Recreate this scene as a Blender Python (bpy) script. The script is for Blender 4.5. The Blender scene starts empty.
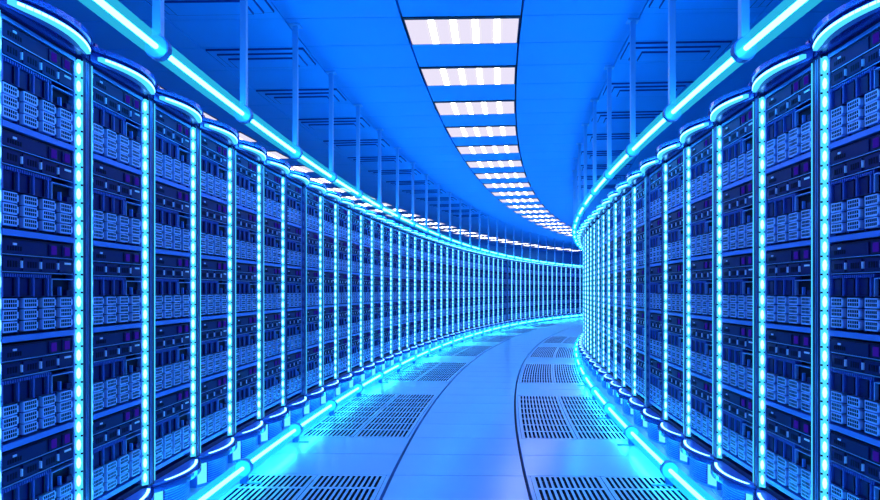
import bpy, bmesh, math
from math import sin, cos, pi
from mathutils import Vector, Matrix

scene = bpy.context.scene
COL = scene.collection
S = 2.1                      # metres per unit of the plan (rack face height = 1)

# ------------------------------------------------------------------ plan of the bending aisle
TH0, K0, K1, K2, X0 = -0.0704587606, 0.0468401266, -0.0023164294, 0.0001262308, -0.6700681449
DS = 0.02
PX, PY, PT = [], [], []
_x, _y, _s = X0, -1.0, -1.0
def _theta(s): return TH0 + K0*s + K1*s*s + K2*s**3
_i = 0
while _s < 18.6:
    t = _theta(_s); PX.append(_x); PY.append(_y); PT.append(t)
    tm = _theta(_s + DS/2); _x += sin(tm)*DS; _y += cos(tm)*DS; _s += DS
def path(s):
    f = (s + 1.0)/DS
    if f < 0:
        t = PT[0]; d = s + 1.0
        return PX[0] + sin(t)*d, PY[0] + cos(t)*d, t
    i = min(int(f), len(PX) - 2); a = f - i
    return PX[i] + (PX[i+1]-PX[i])*a, PY[i] + (PY[i+1]-PY[i])*a, PT[i] + (PT[i+1]-PT[i])*a
def W(s, o, z):
    """plan coordinates (distance along the bend, distance across it) to metres"""
    x, y, t = path(s)
    return Vector(((x + o*cos(t))*S, (y - o*sin(t))*S, z))
D = 1.56                     # aisle width, face to face
ZC = 3.424                   # ceiling
ZTOP, ZBASE = 2.318, 0.219   # rack top and rack foot above the floor
CAMZ = 1.281

# ------------------------------------------------------------------ materials
def new_mat(name):
    m = bpy.data.materials.new(name); m.use_nodes = True
    nt = m.node_tree; nt.nodes.clear()
    out = nt.nodes.new('ShaderNodeOutputMaterial')
    return m, nt, out
def pbr(name, col, rough=.5, metal=0., spec=.5, noise=0., scale=8., bump=0.):
    m, nt, out = new_mat(name)
    b = nt.nodes.new('ShaderNodeBsdfPrincipled')
    b.inputs['Base Color'].default_value = (*col, 1); b.inputs['Roughness'].default_value = rough
    b.inputs['Metallic'].default_value = metal; b.inputs['Specular IOR Level'].default_value = spec
    if noise or bump:
        tc = nt.nodes.new('ShaderNodeTexCoord'); n = nt.nodes.new('ShaderNodeTexNoise')
        n.inputs['Scale'].default_value = scale; n.inputs['Detail'].default_value = 5
        nt.links.new(tc.outputs['Object'], n.inputs['Vector'])
        if noise:
            r = nt.nodes.new('ShaderNodeMapRange'); r.inputs['To Min'].default_value = 1-noise; r.inputs['To Max'].default_value = 1+noise
            nt.links.new(n.outputs['Fac'], r.inputs['Value'])
            h = nt.nodes.new('ShaderNodeHueSaturation'); h.inputs['Color'].default_value = (*col, 1)
            nt.links.new(r.outputs['Result'], h.inputs['Value']); nt.links.new(h.outputs['Color'], b.inputs['Base Color'])
        if bump:
            bp = nt.nodes.new('ShaderNodeBump'); bp.inputs['Strength'].default_value = bump; bp.inputs['Distance'].default_value = .01
            nt.links.new(n.outputs['Fac'], bp.inputs['Height']); nt.links.new(bp.outputs['Normal'], b.inputs['Normal'])
    nt.links.new(b.outputs['BSDF'], out.inputs['Surface'])
    return m
def emit(name, col, strength):
    m, nt, out = new_mat(name)
    e = nt.nodes.new('ShaderNodeEmission'); e.inputs['Color'].default_value = (*col, 1); e.inputs['Strength'].default_value = strength
    nt.links.new(e.outputs['Emission'], out.inputs['Surface'])
    return m
def sleeve(name, col, strength, clear):
    m, nt, out = new_mat(name)
    e = nt.nodes.new('ShaderNodeEmission'); e.inputs['Color'].default_value = (*col, 1); e.inputs['Strength'].default_value = strength
    t = nt.nodes.new('ShaderNodeBsdfTransparent'); t.inputs['Color'].default_value = (.75, .95, 1, 1)
    mx = nt.nodes.new('ShaderNodeMixShader'); mx.inputs['Fac'].default_value = clear
    nt.links.new(e.outputs['Emission'], mx.inputs[1]); nt.links.new(t.outputs['BSDF'], mx.inputs[2])
    nt.links.new(mx.outputs['Shader'], out.inputs['Surface'])
    return m

M = {}
M['floor']   = pbr('blue_floor_panel', (.35, .57, .93), .2, 0, .6, .05, 3.0)
M['groove']  = pbr('dark_joint', (.004, .006, .02), .7)
M['vent']    = pbr('perforated_floor_steel', (.35, .57, .93), .3, 0, .6)
M['pit']     = pbr('underfloor_dark', (.004, .008, .05), .8)
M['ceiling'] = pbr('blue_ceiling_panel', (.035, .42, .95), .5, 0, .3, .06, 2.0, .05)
M['joint']   = pbr('ceiling_joint_and_shade', (.004, .05, .28), .7)  # also the shade painted on the air vent plates' sides
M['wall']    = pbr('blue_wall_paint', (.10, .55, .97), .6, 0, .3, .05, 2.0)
M['edge']    = pbr('black_lamp_edge', (.004, .006, .03), .6)
M['cab']     = pbr('cabinet_navy', (.003, .005, .07), .45, 0, .2)
M['post']    = pbr('post_navy_gloss', (.004, .006, .08), .35, 0, .25)
M['trim']    = pbr('steel_blue_trim', (.16, .30, .72), .35, .4)
M['navy']    = pbr('server_navy', (.0012, .0016, .045), .5, 0, .10)
M['navy2']   = pbr('server_navy_bezel', (.0028, .0038, .085), .5, 0, .12)
M['black']   = pbr('bay_black', (.0015, .002, .02), .6, 0, .08)
M['drive']   = pbr('drive_steel_blue', (.28, .46, .92), .4, .15)
M['shelf']   = pbr('shelf_blue', (.05, .17, .64), .35, .1)
M['tick']    = pbr('bright_blip', (.45, .55, .9), .4)
M['label']   = pbr('pale_label', (.6, .7, .95), .5)
M['crown']   = pbr('crown_navy_gloss', (.015, .03, .26), .18, .4)
M['rim']     = pbr('crown_rim_metal', (.10, .18, .60), .15, .8)
M['body']    = pbr('plinth_blue', (.07, .22, .75), .35, .1)
M['grille']  = pbr('plinth_grille', (.02, .03, .28), .4)
M['bar'] = pbr('bay_divider_blue', (.03, .07, .38), .4, 0, .2)
M['rod']     = pbr('rod_blue_steel', (.14, .52, .88), .4, 0, .3)
M['collar']  = pbr('collar_steel', (.04, .17, .50), .3, .4)
M['fcollar'] = pbr('floor_collar_steel', (.07, .32, .65), .4, 0, .3)
M['purple']  = emit('purple_display', (.04, .012, .50), .55)
M['led']     = emit('led_lens', (.13, .42, 1.0), 7.0)
M['channel'] = emit('led_channel_glow', (.06, .55, 1.0), 1.5)
M['led_off'] = pbr('unlit_led_lens', (.05, .09, .25), .3)
M['chan_off']= pbr('unlit_led_channel', (.02, .03, .18), .4)
M['core']    = emit('tube_core_glow', (.030, .40, 1.0), 85.0)
M['sleeve']  = sleeve('tube_sleeve_glow', (.03, .60, .95), .95, .45)
M['fcore']   = emit('floor_tube_core_glow', (.030, .58, 1.0), 75.0)
M['fsleeve'] = sleeve('floor_tube_sleeve_glow', (.02, .65, .95), 1.1, .4)
M['side']    = emit('plinth_side_lit_glow', (.12, .75, 1.0), 1.3)  # no lamp: glow stands in for light falling on the plinth's side panels
M['panel']   = emit('ceiling_diffuser_glow', (.80, .75, .93), 1.04)
M['lamp_soft'] = emit('ceiling_lamp_soft_glow', (.90, .86, .98), .97)
M['lamp']    = emit('ceiling_lamp_glow', (.9, .93, 1), 9.0)

# ------------------------------------------------------------------ mesh building
class MB:
    def __init__(self): self.v, self.f, self.m, self.mats = [], [], [], []
    def mi(self, mat):
        if mat not in self.mats: self.mats.append(mat)
        return self.mats.index(mat)
    def face(self, pts, mat):
        b = len(self.v); self.v += [tuple(p) for p in pts]
        self.f.append(tuple(range(b, b+len(pts)))); self.m.append(self.mi(mat))
    def hexa(self, p, mat, skip=()):
        """p: 8 corners, bottom ring 0-3 counter-clockwise seen from above, top ring 4-7"""
        b = len(self.v); self.v += [tuple(q) for q in p]; k = self.mi(mat)
        for n, q in enumerate(((3,2,1,0), (4,5,6,7), (0,1,5,4), (1,2,6,5), (2,3,7,6), (3,0,4,7))):
            if n in skip: continue
            self.f.append(tuple(b+i for i in q)); self.m.append(k)
    def box(self, x0, x1, y0, y1, z0, z1, mat, skip=()):
        self.hexa([(x0,y0,z0),(x1,y0,z0),(x1,y1,z0),(x0,y1,z0),(x0,y0,z1),(x1,y0,z1),(x1,y1,z1),(x0,y1,z1)], mat, skip)
    def prism(self, ring, z0, z1, mat, closed=True):
        """ring: (x, y) points counter-clockwise seen from above"""
        b = len(self.v); n = len(ring); k = self.mi(mat)
        self.v += [(x, y, z0) for x, y in ring] + [(x, y, z1) for x, y in ring]
        for i in range(n):
            j = (i+1) % n
            self.f.append((b+i, b+j, b+n+j, b+n+i)); self.m.append(k)
        if closed:
            self.f.append(tuple(b+i for i in reversed(range(n)))); self.m.append(k)
            self.f.append(tuple(b+n+i for i in range(n))); self.m.append(k)
    def curvebox(self, s0, s1, o0, o1, z0, z1, mat, n=1):
        """a box that follows the bend"""
        k = self.mi(mat); b = len(self.v)
        for i in range(n+1):
            s = s0 + (s1-s0)*i/n
            self.v += [tuple(W(s,o0,z0)), tuple(W(s,o1,z0)), tuple(W(s,o1,z1)), tuple(W(s,o0,z1))]
        for i in range(n):
            a = b + 4*i; c = a + 4
            for q in range(4):
                r = (q+1) % 4
                self.f.append((a+q, a+r, c+r, c+q)); self.m.append(k)
        self.f.append((b+3, b+2, b+1, b)); self.m.append(k)
        e = b + 4*n
        self.f.append((e, e+1, e+2, e+3)); self.m.append(k)
    def tube(self, pts, r, mat, n=12, caps=True):
        k = self.mi(mat); b = len(self.v)
        for i, p in enumerate(pts):
            d = (pts[min(i+1, len(pts)-1)] - pts[max(i-1, 0)]).normalized()
            side = d.cross(Vector((0,0,1)))
            if side.length < .1: side = d.cross(Vector((0,1,0)))
            side.normalize(); up = side.cross(d)
            for j in range(n):
                a = 2*pi*j/n
                self.v.append(tuple(p + side*cos(a)*r + up*sin(a)*r))
        for i in range(len(pts)-1):
            for j in range(n):
                self.f.append((b+i*n+j, b+i*n+(j+1)%n, b+(i+1)*n+(j+1)%n, b+(i+1)*n+j)); self.m.append(k)
        if caps:
            self.f.append(tuple(b+j for j in reversed(range(n)))); self.m.append(k)
            e = b+(len(pts)-1)*n
            self.f.append(tuple(e+j for j in range(n))); self.m.append(k)
    def mesh(self, name, smooth=False, origin=None):
        me = bpy.data.meshes.new(name)
        v = self.v if origin is None else [(x-origin.x, y-origin.y, z-origin.z) for x, y, z in self.v]
        me.from_pydata(v, [], self.f)
        for mt in self.mats: me.materials.append(M[mt])
        me.polygons.foreach_set('material_index', self.m)
        bm = bmesh.new(); bm.from_mesh(me); bmesh.ops.recalc_face_normals(bm, faces=bm.faces); bm.to_mesh(me); bm.free()
        if smooth: me.polygons.foreach_set('use_smooth', [True]*len(me.polygons))
        me.update()
        return me
def link(name, me, parent=None):
    o = bpy.data.objects.new(name, me); COL.objects.link(o)
    if parent is not None: o.parent = parent
    return o
def thing(name, loc, label, cat, group=None, rotz=0.):
    o = bpy.data.objects.new(name, None); COL.objects.link(o)
    o.empty_display_size = .1; o.location = loc; o.rotation_euler = (0, 0, rotz)
    o['label'] = label; o['category'] = cat
    if group: o['group'] = group
    return o
def struct(name, mb):
    o = link(name, mb.mesh(name)); o['kind'] = 'structure'; return o
ONES = ['', 'first','second','third','fourth','fifth','sixth','seventh','eighth','ninth','tenth','eleventh','twelfth','thirteenth',
        'fourteenth','fifteenth','sixteenth','seventeenth','eighteenth','nineteenth']
TENS = {20:('twentieth','twenty'), 30:('thirtieth','thirty'), 40:('fortieth','forty'), 50:('fiftieth','fifty')}
def nth(n):
    if n < 20: return ONES[n]
    t = n//10*10
    return TENS[t][0] if n == t else TENS[t][1] + '-' + ONES[n-t]

# ------------------------------------------------------------------ the setting
S0, S1 = -1.3, 18.0
TP = .2783                   # tile pitch along the bend
TS = 2.454                   # a tile joint on the ceiling
FS = 2.160                   # a tile joint on the floor
OW0, OW1 = -1.72, 3.24       # walls behind the rack rows

def frange(phase, pitch, a, b):
    k = math.ceil((a-phase)/pitch)
    out = []
    while phase + k*pitch < b: out.append(phase + k*pitch); k += 1
    return out
# banks of perforated floor panels: four tiles long, then two solid ones
BANK0, BANKP, BANKL = FS - 4*.2808, 6*.2808, 4*.2808
COLS = ((.092, .3175, 'lamp'), (.3205, .546, 'walk'))
def in_bank(s, inner=False):
    return ((s - BANK0) % BANKP) < BANKL and s < (9.0 if inner else 12.2)

mb = MB()
mb.curvebox(S0, S1, OW0, OW1, -.14, -.06, 'pit', 90)
fl = frange(FS, .2808, S0, S1)
g = .0020
sl = .0052
for a in fl:
    b = min(a + .2808, S1)
    mid = (a+b)/2
    strips = [(OW0, -.002), (.5645+sl, 1.002-sl), (1.562, OW1)]
    if in_bank(mid): strips += [(0, .0905), (.5475, .5645-sl)]   # solid margins beside the grilles
    else: strips += [(.0, .5645-sl)]
    if in_bank(mid, True): strips += [(1.002+sl, 1.019), (1.476, 1.56)]
    else: strips += [(1.002+sl, 1.56)]
    for o0, o1 in strips:
        mb.curvebox(a+g, b-g, o0, o1, -.06, 0, 'floor', 2)
struct('floor', mb)

def strip_mirror(o0, o1):
    return 1.5665 - o1, 1.5665 - o0
def floor_grille(s0, o0, o1, label, group):
    loc = W(s0 + BANKL/2, (o0+o1)/2, 0)
    mb = MB()
    ns, nr = 12, 8
    mg = .003
    L = BANKL - 2*mg
    rows = []
    for r in range(nr):
        a = s0 + mg + L*r/nr; rows.append((a + L/nr*.065, a + L/nr*.935))
    wv = (o1-o0)
    em = .009; wi = wv - 2*em
    cols = [(o0 + em + wi*(c+.24)/ns, o0 + em + wi*(c+.76)/ns) for c in range(ns)]
    ss = [s0+mg*.4] + [q for r in rows for q in r] + [s0 + BANKL - mg*.4]
    oo = [o0] + [q for c in cols for q in c] + [o1]
    H = -.028
    for i in range(len(ss)-1):
        for j in range(len(oo)-1):
            hole = (i % 2 == 1) and (j % 2 == 1)
            q = [W(ss[i],oo[j],0), W(ss[i],oo[j+1],0), W(ss[i+1],oo[j+1],0), W(ss[i+1],oo[j],0)]
            if not hole: mb.face(q, 'vent')
            else:
                lo = [p + Vector((0,0,H)) for p in q]
                for e in range(4):
                    mb.face((q[e], q[(e+1)%4], lo[(e+1)%4], lo[e]), 'pit')
    root = thing('floor_grille', loc, label, 'floor grille', group)
    me = mb.mesh('grille_plate', origin=loc); link('slotted_plate', me, root)
    tr = MB(); tr.curvebox(s0+mg, s0+BANKL-mg, o0+.002, o1-.002, -.055, -.035, 'pit', 4)
    link('tray', tr.mesh('grille_tray', origin=loc), root)
    return root
k = 0
s = BANK0
while s < 11.4:
    k += 1
    for o0, o1, where in COLS:
        nm = 'beside the dark floor seam' if where == 'walk' else 'beside the glowing floor tube'
        floor_grille(s, o0, o1, f'slotted floor grille {nm} outside the bend, {nth(k)} bank from near end', 'slotted floor grilles')
        if s < 8.2:
            a, b = strip_mirror(o0, o1)
            floor_grille(s, a, b, f'slotted floor grille {nm} inside the bend, {nth(k)} bank from near end', 'slotted floor grilles')
    s += BANKP

# ceiling: panels with thin dark joints; lamps and air diffusers fill their own tiles
CO = [OW0, -1.213, -.7705, -.3275, .1136, .5584, 1.0056, 1.4464, 1.888, 2.331, 2.774, OW1]
mb = MB()
mb.curvebox(S0, S1, OW0, OW1, ZC+.10, ZC+.2, 'joint', 90)
cl = frange(TS, TP, S0, S1)
def lamp_tile(n): return n % 2 == 0
base_n = round((cl[0]-TS)/TP)
for idx, a in enumerate(cl):
    n = base_n + idx
    b = min(a + TP, S1)
    for c in range(len(CO)-1):
        o0, o1 = CO[c], CO[c+1]
        if lamp_tile(n) and c in (1, 5, 9): continue
        if (not lamp_tile(n)) and c in (3, 7) and n >= -1 : continue
        e0 = .0042 if c in (5, 6) else .0030
        e1 = .0042 if c in (4, 5) else .0030
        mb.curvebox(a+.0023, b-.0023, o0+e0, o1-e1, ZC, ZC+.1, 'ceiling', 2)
struct('ceiling', mb)

def wall(name, o0, o1, s0, s1):
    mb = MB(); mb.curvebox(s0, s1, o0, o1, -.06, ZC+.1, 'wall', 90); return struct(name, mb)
wall('wall_left', OW0-.05, OW0, S0, S1)
wall('wall_right', OW1, OW1+.05, S0, S1)
mb = MB(); mb.curvebox(S1, S1+.03, OW0, OW1, -.06, ZC+.1, 'wall'); struct('wall_far', mb)
mb = MB(); mb.curvebox(S0-.03, S0, OW0, OW1, -.06, ZC+.1, 'wall'); struct('wall_near', mb)

# ------------------------------------------------------------------ ceiling lamps
def ceiling_lamp(s0, o0, o1, label, group):
    loc = W(s0 + TP/2, (o0+o1)/2, ZC)
    root = thing('ceiling_lamp', loc, label, 'ceiling lamp', group)
    a, b = s0 + .001, s0 + TP - .001
    p0, p1 = o0 + .0042, o1 - .0042
    mb = MB()
    mb.curvebox(a, a+.020, p0, p1, ZC-.006, ZC+.09, 'edge')
    mb.curvebox(b-.004, b, p0, p1, ZC-.002, ZC+.09, 'edge')
    mb.curvebox(a+.020, b-.004, p0, p0+.004, ZC-.002, ZC+.09, 'edge')
    mb.curvebox(a+.020, b-.004, p1-.004, p1, ZC-.002, ZC+.09, 'edge')
    link('frame', mb.mesh('lamp_frame', origin=loc), root)
    mb = MB(); mb.curvebox(a+.020, b-.004, p0+.004, p1-.004, ZC-.003, ZC+.02, 'panel')
    link('diffuser', mb.mesh('lamp_diffuser', origin=loc), root)
    for q in range(4):
        oc = p0 + (p1-p0)*(.235 + .19*q)
        mb = MB(); mb.curvebox(a+.024, b-.008, oc-.022, oc+.022, ZC-.0038, ZC-.003, 'lamp_soft'); mb.curvebox(a+.026, b-.010, oc-.012, oc+.012, ZC-.0045, ZC-.0038, 'lamp')
        link('lamp_tube', mb.mesh('lamp_tube', origin=loc), root)
k = 0
for s in frange(TS, 2*TP, 1.0, 16.0):
    k += 1
    ceiling_lamp(s, CO[5], CO[6], f'white four-tube ceiling lamp over the walkway, {nth(k)} lamp from the near end', 'ceiling lamps over the walkway')
for s in frange(TS, 2*TP, -1.2, 1.0):
    ceiling_lamp(s, CO[5], CO[6], 'white four-tube ceiling lamp over the walkway behind the viewer, out of the picture', 'ceiling lamps over the near end of the walkway')
k = 0
for s in frange(TS, 2*TP, 2.8, 17.4):
    k += 1
    ceiling_lamp(s, CO[1], CO[2], f'white ceiling lamp behind the rack row outside the bend, {nth(k)} from near end', 'ceiling lamps behind the outer rack row')
mb = MB()
for idx, a in enumerate(cl):
    n = base_n + idx
    if not lamp_tile(n): continue
    b = min(a+TP, S1)
    if not (2.8 <= a < 17.4): mb.curvebox(a+.001, b-.001, CO[1]+.0016, CO[2]-.0016, ZC, ZC+.1, 'ceiling')
    if not (-1.2 <= a < 16.0): mb.curvebox(a+.001, b-.001, CO[5]+.004, CO[6]-.004, ZC, ZC+.1, 'ceiling')
    mb.curvebox(a+.001, b-.001, CO[9]+.0016, CO[10]-.0016, ZC, ZC+.1, 'ceiling')
for idx, a in enumerate(cl):
    n = base_n + idx
    if lamp_tile(n) or n < -1: continue
    b = min(a+TP, S1)
    if a > 9.0: mb.curvebox(a+.001, b-.001, CO[3]+.0016, CO[4]-.0016, ZC, ZC+.1, 'ceiling', 2)
    if a > 7.0: mb.curvebox(a+.001, b-.001, CO[7]+.0016, CO[8]-.0016, ZC, ZC+.1, 'ceiling', 2)
struct('ceiling_infill', mb)

# ------------------------------------------------------------------ square air diffusers
def air_diffuser(s0, o0, o1, label):
    loc = W(s0 + TP/2, (o0+o1)/2, ZC)
    root = thing('air_diffuser', loc, label, 'air vent', 'square ceiling air diffusers')
    a, b, p0, p1 = s0+.001, s0+TP-.001, o0+.0016, o1-.0016
    mb = MB(); mb.curvebox(a, b, p0, p1, ZC, ZC+.1, 'ceiling', 2); link('back_plate', mb.mesh('diffuser_back', origin=loc), root)
    for q in range(3):       # stepped plates, each smaller and lower than the one above
        d = .034*q
        a2, b2, q0, q1 = a + .012 + d, a + .205 - d*.3, p0 + .010 + d, p1 - .010 - d
        z1 = ZC - .016*q
        mb = MB()
        mb.curvebox(a2, b2, q0, q1, z1 - .016, z1, 'joint')  # sides painted in the dark joint colour to stand for their shade
        mb.curvebox(a2 + .003, b2 - .003, q0 + .003, q1 - .003, z1 - .0172, z1 - .016, 'ceiling')
        link('stepped_plate', mb.mesh('diffuser_plate', origin=loc), root)
k = 0
for s in frange(TS+TP, 2*TP, 2.0, 9.05):
    k += 1
    air_diffuser(s, CO[3], CO[4], f'square stepped ceiling air vent by the rods outside the bend, {nth(k)} from near end')
k = 0
for s in frange(TS+TP, 2*TP, 2.0, 7.05):
    k += 1
    air_diffuser(s, CO[7], CO[8], f'square stepped ceiling air vent by the rods inside the bend, {nth(k)} from near end')

# ------------------------------------------------------------------ light tubes and their rods
UT, FT = .5425, .56
def tube_light(s0, s1, o, z, r, floor, label, group):
    loc = W((s0+s1)/2, o, z)
    root = thing('floor_tube_light' if floor else 'hanging_tube_light', loc, label, 'tube light', group)
    pts = [W(s0 + (s1-s0)*i/4, o, z) for i in range(5)]
    mb = MB(); mb.tube(pts, r*.26, 'fcore' if floor else 'core', 8); link('lamp_core', mb.mesh('lamp_core', True, loc), root)
    mb = MB(); mb.tube(pts, r, 'fsleeve' if floor else 'sleeve', 14, False); link('glass_sleeve', mb.mesh('glass_sleeve', True, loc), root)
    mb = MB(); c = [W(s1-.022, o, z), W(s1+.0, o, z)]
    mb.tube(c, r*1.14, 'fcollar' if floor else 'collar', 14)
    link('coupling', mb.mesh('coupling', False, loc), root)
    if floor:
        sg = 1 if o < .8 else -1
        mb = MB()
        oc = sorted((o - .01*sg, o + .012*sg)); mb.curvebox(s1-.02, s1-.002, oc[0], oc[1], 0, z-r*.9, 'collar')
        oc = sorted((o + .0*sg, o + .055*sg)); mb.curvebox(s1-.02, s1-.008, oc[0], oc[1], 0, .010, 'rod')
        link('foot_bracket', mb.mesh('foot_bracket', False, loc), root)
def hanging_rod(s, o, label):
    loc = W(s, o, ZC)
    x, y, t = path(s)
    root = thing('suspension_rod', loc, label, 'rod', 'rods holding the hanging tubes', -t)
    mb = MB(); mb.box(-.019, .019, -.019, .019, ZTZ+.05-ZC, 0, 'rod'); link('shaft', mb.mesh('rod_shaft'), root)
    mb = MB(); mb.box(-.045, .045, -.045, .045, -.012, 0, 'rod'); link('ceiling_plate', mb.mesh('rod_plate'), root)
ZTZ = CAMZ + .5306*S
OL, OR = .1400, 1.4290
for row, o, send in (('outside', OL, 17.6), ('inside', OR, 10.2)):
    c = frange(1.442, UT, .2, send)
    for k in range(1, len(c)):
        tube_light(c[k-1], c[k], o, ZTZ, .048, False, f'cyan hanging tube light over the rack row {row} the bend, {nth(k)} from near end', f'hanging tube lights {row} the bend')
        hanging_rod(c[k] - .011, o, f'thin steel rod holding the hanging tube {row} the bend, {nth(k)} from near end')
for row, o, send in (('outside', .108, 17.6), ('inside', 1.4457, 10.2)):
    c = frange(2.073, FT, .2, send)
    for k in range(1, len(c)):
        tube_light(c[k-1], c[k], o, .103, .050, True, f'cyan floor tube light before the rack row {row} the bend, {nth(k)} from near end', f'floor tube lights {row} the bend')

# ------------------------------------------------------------------ server rack meshes (front faces -y, x to the viewer's right)
HW = .2985
def arc(hw, base, bulge, n=14, back=.25):
    """closed outline: front edge bows toward -y"""
    ring = []
    for i in range(n+1):
        x = -hw + 2*hw*i/n
        ring.append((x, -(base + bulge*(1 - (x/hw)**2))))
    return ring + [(hw, back), (-hw, back)]
def arc_band(mb, x0, x1, hw, base, bulge, z0, z1, thick, mat, n=12):
    def y(x): return -(base + bulge*(1 - (x/hw)**2))
    for i in range(n):
        a, b = x0 + (x1-x0)*i/n, x0 + (x1-x0)*(i+1)/n
        ya, yb = y(a), y(b)
        mb.hexa([(a,ya,z0),(b,yb,z0),(b,yb+thick,z0),(a,ya+thick,z0),(a,ya,z1),(b,yb,z1),(b,yb+thick,z1),(a,ya+thick,z1)], mat)

def cabinet_mesh():
    m = MB()
    x, x2 = HW-.002, HW-.016
    m.hexa([(-x,.05,ZBASE),(x,.05,ZBASE),(x2,.88,ZBASE),(-x2,.88,ZBASE),(-x,.05,ZTOP),(x,.05,ZTOP),(x2,.88,ZTOP),(-x2,.88,ZTOP)], 'cab')
    m.box(-HW+.002, -.243, .02, .05, ZBASE, ZTOP, 'cab'); m.box(.243, HW-.002, .02, .05, ZBASE, ZTOP, 'cab')
    m.box(-.243, .243, -.002, .05, 2.296, ZTOP, 'cab'); m.box(-.243, .243, -.002, .05, ZBASE, .247, 'cab')
    m.box(-HW+.03, HW-.03, .12, .85, 0, ZBASE, 'cab')
    return m.mesh('cabinet')
def post_mesh():
    """the post at the viewer's right edge of a rack; its inner corner is cut off to carry the light strip"""
    m = MB()
    m.prism([(.0195, .03), (-.039, .03), (-.039, .002), (-.015, -.021), (.0155, -.021), (.0195, -.017)], ZBASE, ZTOP, 'post')
    m.box(.0115, .0155, -.0225, -.021, ZBASE+.01, ZTOP-.01, 'trim')
    return m.mesh('post')
def trim_mesh():
    m = MB()
    for sx in (-1, 1):
        x0, x1 = sorted((sx*.226, sx*.236)); m.box(x0, x1, -.006, .05, .247, 2.296, 'trim')
    m.box(-.243, .243, -.006, .05, 2.292, 2.308, 'trim')
    return m.mesh('frame')
def mirrored(me, name):
    m = me.copy(); m.name = name; m.transform(Matrix.Scale(-1, 4, (1,0,0))); m.flip_normals(); return m
NLED = 26
def led_mesh(on=True):
    m = MB(); ch, ld = ('channel', 'led') if on else ('chan_off', 'led_off')
    z0, z1 = .235, 2.305
    m.box(-.0175, .0175, -.004, .001, z0, z1, ch)
    p = (z1-z0)/NLED
    for i in range(NLED):
        zc = z0 + p*(i+.5)
        n = 8
        ring = [(.0095*cos(2*pi*j/n), .026*sin(2*pi*j/n)) for j in range(n)]
        b = len(m.v); kk = m.mi(ld)
        m.v += [(x, -.0045, zc+z) for x, z in ring] + [(x*.6, -.0075, zc+z*.7) for x, z in ring]
        for j in range(n):
            m.f.append((b+j, b+(j+1)%n, b+n+(j+1)%n, b+n+j)); m.m.append(kk)
        m.f.append(tuple(b+n+j for j in range(n))); m.m.append(kk)
        m.box(-.0165, -.008, -.006, -.003, zc+p*.5-.004, zc+p*.5+.004, 'black')
        m.box(.008, .0165, -.006, -.003, zc+p*.5-.004, zc+p*.5+.004, 'black')
    return m.mesh('led_strip')
def crown_mesh():
    m = MB()
    m.prism(arc(HW-.006, .010, .045), ZTOP, ZTOP+.032, 'crown')
    m.prism(arc(HW-.001, .022, .090), ZTOP+.050, ZTOP+.062, 'crown')
    m.prism(arc(HW-.010, .012, .080), ZTOP+.032, ZTOP+.050, 'crown')
    arc_band(m, -HW+.001, HW-.001, HW, .026, .090, ZTOP+.044, ZTOP+.066, .012, 'rim')
    for i in range(9):
        x = -.24 + .06*i; y = -(.010 + .090*(1-(x/HW)**2)) + .025
        m.box(x-.006, x+.006, y-.006, y+.006, ZTOP+.062, ZTOP+.076, 'rim')
    for sx in (-1, 1):
        m.box(sx*.28-.012, sx*.28+.012, -.03, .0, ZTOP+.062, ZTOP+.080, 'crown')
    return m.mesh('crown')
def crown_light_mesh():
    m = MB()
    arc_band(m, -.255, .255, HW, .016, .082, ZTOP+.013, ZTOP+.031, .03, 'channel', 14)
    for i in range(16):
        x = -.24 + .48*(i+.5)/16; hw = .0125
        y0 = -(.0185 + .082*(1-((x-hw)/HW)**2)); y1 = -(.0185 + .082*(1-((x+hw)/HW)**2))
        a, b = x-hw, x+hw
        m.hexa([(a,y0,ZTOP+.017),(b,y1,ZTOP+.017),(b,y1+.006,ZTOP+.017),(a,y0+.006,ZTOP+.017),
                (a,y0,ZTOP+.028),(b,y1,ZTOP+.028),(b,y1+.006,ZTOP+.028),(a,y0+.006,ZTOP+.028)], 'led')
    return m.mesh('crown_light')
def plinth_mesh():
    m = MB()
    m.prism(arc(HW-.002, .016, .095), ZBASE-.045, ZBASE-.012, 'crown')
    m.prism(arc(HW-.012, .008, .078), ZBASE-.012, ZBASE, 'body')
    m.prism(arc(.225, -.035, .080, back=.2), 0, ZBASE-.045, 'body')
    return m.mesh('plinth')
def plinth_grille_mesh():
    m = MB()
    arc_band(m, -.165, .165, .225, -.031, .080, .02, ZBASE-.055, .006, 'grille', 10)
    for i in range(9):
        z = .028 + .0145*i
        arc_band(m, -.160, .160, .225, -.027, .080, z, z+.006, .006, 'body', 10)
    return m.mesh('plinth_grille')
def plinth_light_mesh():
    m = MB()
    arc_band(m, -.20, .235, HW-.006, .000, .083, ZBASE-.0125, ZBASE+.002, .016, 'led', 14)
    return m.mesh('rim_light')
def lit_side_panel_mesh():  # pale end panel of the plinth, its lighting put in as emission
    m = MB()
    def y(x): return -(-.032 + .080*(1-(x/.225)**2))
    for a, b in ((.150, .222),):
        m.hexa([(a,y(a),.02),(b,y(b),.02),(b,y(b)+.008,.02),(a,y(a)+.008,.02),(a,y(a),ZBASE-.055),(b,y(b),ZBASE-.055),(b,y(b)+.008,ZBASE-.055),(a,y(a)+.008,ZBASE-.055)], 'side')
    return m.mesh('lit_side_panel')
CWD = .224                   # half width of the equipment
PITCH = .4045; ZMOD = 2.288
class SX:
    """stretches a unit drawn 348 mm wide to the width of the bay"""
    def __init__(self, m): self.m = m
    def box(self, x0, x1, *r): k = CWD/.174; self.m.box(x0*k, x1*k, *r)
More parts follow.
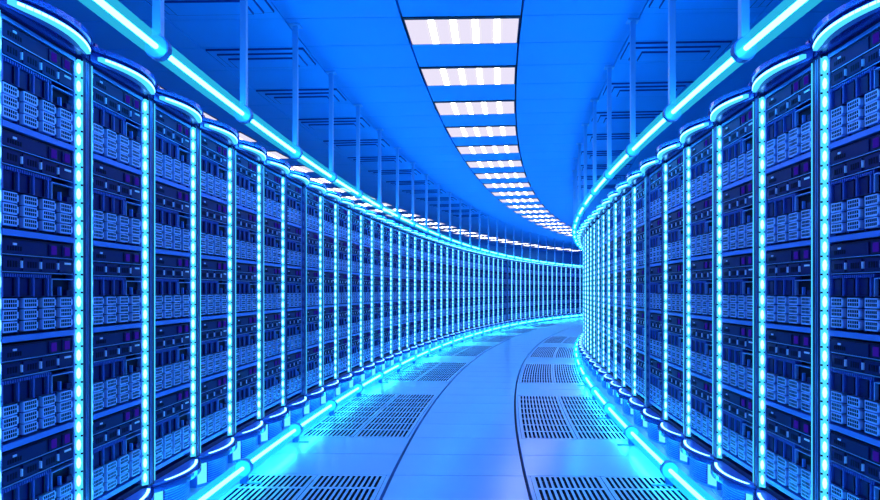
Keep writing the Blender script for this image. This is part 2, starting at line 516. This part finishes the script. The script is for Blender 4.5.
def unit_a(m=None, dz=0):    # control server with two purple displays
    m1 = m or MB(); m2 = SX(m1)
    m2.box(-.174, .174, .0, .05, dz-.064, dz-.001, 'navy')
    m2.box(-CWD+.01, .03, -.004, 0, dz-.058, dz-.008, 'navy2')
    for x in (.048, .118): m2.box(x-.004, x+.038, -.004, 0, dz-.056, dz-.008, 'navy2')
    for i in range(6): m2.box(-.15+.011*i, -.144+.011*i, -.0055, -.004, dz-.047, dz-.030, 'black')
    m2.box(-.128, -.112, -.0065, -.004, dz-.026, dz-.018, 'tick')
    m2.box(-.174, .174, -.003, 0, dz-.064, dz-.061, 'trim')
    return m1
def display(m=None, dz=0, dx=0):
    m1 = m or MB(); m2 = SX(m1); m2.box(dx-.012, dx+.012, -.0075, -.004, dz-.050, dz-.014, 'purple'); return m1
def unit_b(m=None, dz=0):
    m1 = m or MB(); m2 = SX(m1)
    m2.box(-.174, .174, .002, .05, dz-.064, dz-.001, 'navy')
    for x in (-.168, -.080, .010, .098): m2.box(x, x+.074, -.003, .002, dz-.056, dz-.006, 'navy2')
    for x in (-.088, .002, .090): m2.box(x-.0025, x+.0025, -.007, .002, dz-.046, dz-.018, 'tick')
    for x in (-.150, -.060, .030):
        for i in range(4): m2.box(x+.012*i, x+.006+.012*i, -.0045, -.003, dz-.044, dz-.020, 'black')
    m2.box(.125, .160, -.0055, .002, dz-.022, dz-.014, 'label')
    m2.box(-.174, .174, -.003, .002, dz-.064, dz-.061, 'trim')
    return m1
def unit_c(m=None, dz=0):
    m1 = m or MB(); m2 = SX(m1); H = .092
    m2.box(-.174, .174, .03, .05, dz-H, dz-.001, 'black')
    for i in range(22): m2.box(-.170+.0105*i, -.165+.0105*i, -.003, .03, dz-.016, dz-.003, 'bar')
    for x in (-.174, -.104, -.034, .036): m2.box(x, x+.006, -.004, .03, dz-H, dz-.016, 'bar')
    for x in (-.162, -.092, -.022): m2.box(x, x+.040, .004, .03, dz-H+.004, dz-.020, 'navy2')
    for x in (-.120, -.050, .020): m2.box(x, x+.006, -.002, .03, dz-H+.004, dz-.020, 'navy')
    m2.box(.060, .168, .012, .03, dz-H+.004, dz-.024, 'black')
    m2.box(.056, .174, -.004, .03, dz-.022, dz-.018, 'trim'); m2.box(.056, .060, -.004, .03, dz-H, dz-.018, 'trim')
    m2.box(.105, .111, -.002, .03, dz-H, dz-.052, 'shelf'); m2.box(.140, .168, -.002, .03, dz-H, dz-.066, 'navy2')
    m2.box(-.174, .174, -.003, .03, dz-H, dz-H+.003, 'navy2')
    return m1
DWD, DHT = .087, .0425
DX = [-.218 + .1165*c for c in range(4)]
def drive(m=None, dx=0, dz=0, dots=True):
    """one drive caddy, upper left corner at (dx, dz)"""
    m2 = m or MB()
    m2.box(dx, dx+DWD-.008, -.004, .03, dz-DHT+.003, dz, 'drive')
    m2.box(dx+DWD-.008, dx+DWD, -.004, .03, dz-DHT+.010, dz-.008, 'drive')
    if dots:
        for r in (-.011, -.027):
            for i in range(6):
                x = dx + .007 + .0120*i
                m2.box(x, x+.0078, -.0047, -.004, dz+r-.0058, dz+r+.0058, 'black')
    return m2
def unit_d_back(m=None, dz=0):
    m2 = m or MB()
    m2.box(-CWD, CWD, .02, .05, dz-.139, dz, 'navy')
    for c in range(4): m2.box(DX[c]+DWD+.006, min(DX[c]+DWD+.022, CWD), .008, .02, dz-.139, dz, 'navy2')
    return m2
def shelf(m=None, dz=0):
    m2 = m or MB(); m2.box(-CWD, CWD, -.007, .05, dz-.026, dz-.003, 'shelf'); return m2
ZA, ZB, ZCc, ZD, ZS = 0, -.066, -.132, -.227, -.3695

ME = dict(cabinet=cabinet_mesh(), post_r=post_mesh(), post_l=mirrored(post_mesh(), 'post'), frame=trim_mesh(), led_on=led_mesh(True), led_off=led_mesh(False),
          crown=crown_mesh(), crown_light=crown_light_mesh(), plinth=plinth_mesh(), grille=plinth_grille_mesh(),
          rim_light=plinth_light_mesh(), side=lit_side_panel_mesh(), side_l=mirrored(lit_side_panel_mesh(), 'lit_side_panel'),
          a=unit_a().mesh('display_server'), display=display().mesh('display'), b=unit_b().mesh('flat_server'), c=unit_c().mesh('bay_server'),
          bay=unit_d_back().mesh('drive_bay'), drive=drive().mesh('drive_caddy'), shelf=shelf().mesh('shelf'))
def full_unit():             # the same four units in one mesh, for racks too far off to show them apart
    m = MB(); unit_a(m, ZA); display(m, ZA, .065); display(m, ZA, .135); unit_b(m, ZB); unit_c(m, ZCc); unit_d_back(m, ZD)
    for c in range(4):
        for r in range(3): drive(m, DX[c], ZD - .003 - .0445*r)
    return m.mesh('equipment_block')
def drive_block():
    m = unit_d_back(MB(), 0)
    for c in range(4):
        for r in range(3): drive(m, DX[c], - .003 - .0445*r)
    return m.mesh('drive_bay_filled')
ME['block'] = full_unit(); ME['dblock'] = drive_block()

def rack(loc, rotz, label, group, detail, lit=True):
    root = thing('server_rack', loc, label, 'server rack', group, rotz)
    def part(name, key, x=0, y=0, z=0, parent=root):
        o = link(name, ME[key], parent); o.location = (x, y, z); return o
    part('cabinet', 'cabinet'); part('frame', 'frame')
    for sx in (-1, 1):
        p = part('post', 'post_r' if sx > 0 else 'post_l', sx*(HW-.0195))
        l = part('led_strip', 'led_on' if lit else 'led_off', sx*(HW-.0195-.0275), -.0105); l.rotation_euler = (0, 0, -sx*math.radians(43.8))
    cr = part('crown', 'crown', y=-.024); part('crown_light', 'crown_light', parent=cr)
    pl = part('plinth', 'plinth', y=-.018); part('plinth_grille', 'grille', parent=pl)
    part('rim_light', 'rim_light', parent=pl); part('lit_side_panel', 'side', parent=pl); part('lit_side_panel', 'side_l', parent=pl)
    for i in range(5):
        z = ZMOD - PITCH*i
        if detail == 0:
            part('equipment_block', 'block', z=z)
        else:
            a = part('display_server', 'a', z=z + ZA)
            part('display', 'display', .086, 0, 0, a); part('display', 'display', .178, 0, 0, a)
            part('flat_server', 'b', z=z + ZB); part('bay_server', 'c', z=z + ZCc)
            if detail == 2:
                d = part('drive_bay', 'bay', z=z + ZD)
                for c in range(4):
                    for r in range(3): part('drive_caddy', 'drive', DX[c], 0, -.003 - .0445*r, d)
            else:
                part('drive_bay', 'dblock', z=z + ZD)
        part('shelf', 'shelf', z=z + ZS)
    return root

RP = .2848
DARK_OUT, DARK_IN = (6, 33), (5,)
k = 0
for i in range(-1, 58):
    sc = 1.404 - RP/2 + RP*i - (.022 if i < 0 else 0)
    if sc > 17.2: break
    k += 1
    x, y, t = path(sc)
    lit = i not in DARK_OUT
    lab = f'blue server rack in the row outside the bend, {nth(k)} from near end' + ('' if lit else ', edge strips unlit')
    rack(W(sc, -.010, 0), pi/2 - t, lab, 'server racks outside the bend', 2 if k <= 7 else (1 if k <= 16 else 0), lit)
# the inner row is spaced along its own, shorter curve
ss, acc, prev, want, hits = -.9, 0., None, [], {}
table = []
while ss < 11:
    p = W(ss, D, 0)/S
    if prev is not None: acc += (p-prev).length
    table.append((ss, acc)); prev = p; ss += .01
def s_at(a):
    for q in range(1, len(table)):
        if table[q][1] >= a:
            (s_0, a_0), (s_1, a_1) = table[q-1], table[q]
            return s_0 + (s_1-s_0)*(a-a_0)/(a_1-a_0)
a137 = next(a for s_, a in table if s_ >= 1.37)
k = 0
for i in range(-1, 27):
    sc = s_at(a137 - RP/2 + RP*i)
    k += 1
    x, y, t = path(sc)
    lit = i not in DARK_IN
    lab = f'blue server rack in the row inside the bend, {nth(k)} from near end' + ('' if lit else ', edge strips unlit')
    u = min(max((sc-4)/2.5, 0), 1); off = .05*u*u*(3-2*u)
    rack(W(sc, D + .010 - off, 0), -pi/2 - t, lab, 'server racks inside the bend', 2 if k <= 7 else (1 if k <= 13 else 0), lit)

# ------------------------------------------------------------------ camera, world, view
cam = bpy.data.cameras.new('camera'); co = bpy.data.objects.new('camera', cam); COL.objects.link(co)
co.location = (0, 0, CAMZ); co.rotation_euler = (pi/2, 0, 0)
cam.sensor_width = 36; cam.lens = 650/880*36; cam.shift_x = -28/880; cam.shift_y = 40.07/880
cam.clip_start = .02; cam.clip_end = 200
scene.camera = co
w = bpy.data.worlds.new('world'); scene.world = w; w.use_nodes = True
bg = w.node_tree.nodes['Background']; bg.inputs['Color'].default_value = (.03, .12, .6, 1); bg.inputs['Strength'].default_value = .3
vs = scene.view_settings
vs.view_transform = 'Standard'; vs.look = 'None'; vs.gamma = 1; vs.exposure = 0; vs.use_curve_mapping = False
scene.cycles.max_bounces = 8; scene.cycles.diffuse_bounces = 5; scene.cycles.glossy_bounces = 4; scene.cycles.transparent_max_bounces = 12
scene.cycles.use_light_tree = True
scene.cycles.sample_clamp_indirect = 6
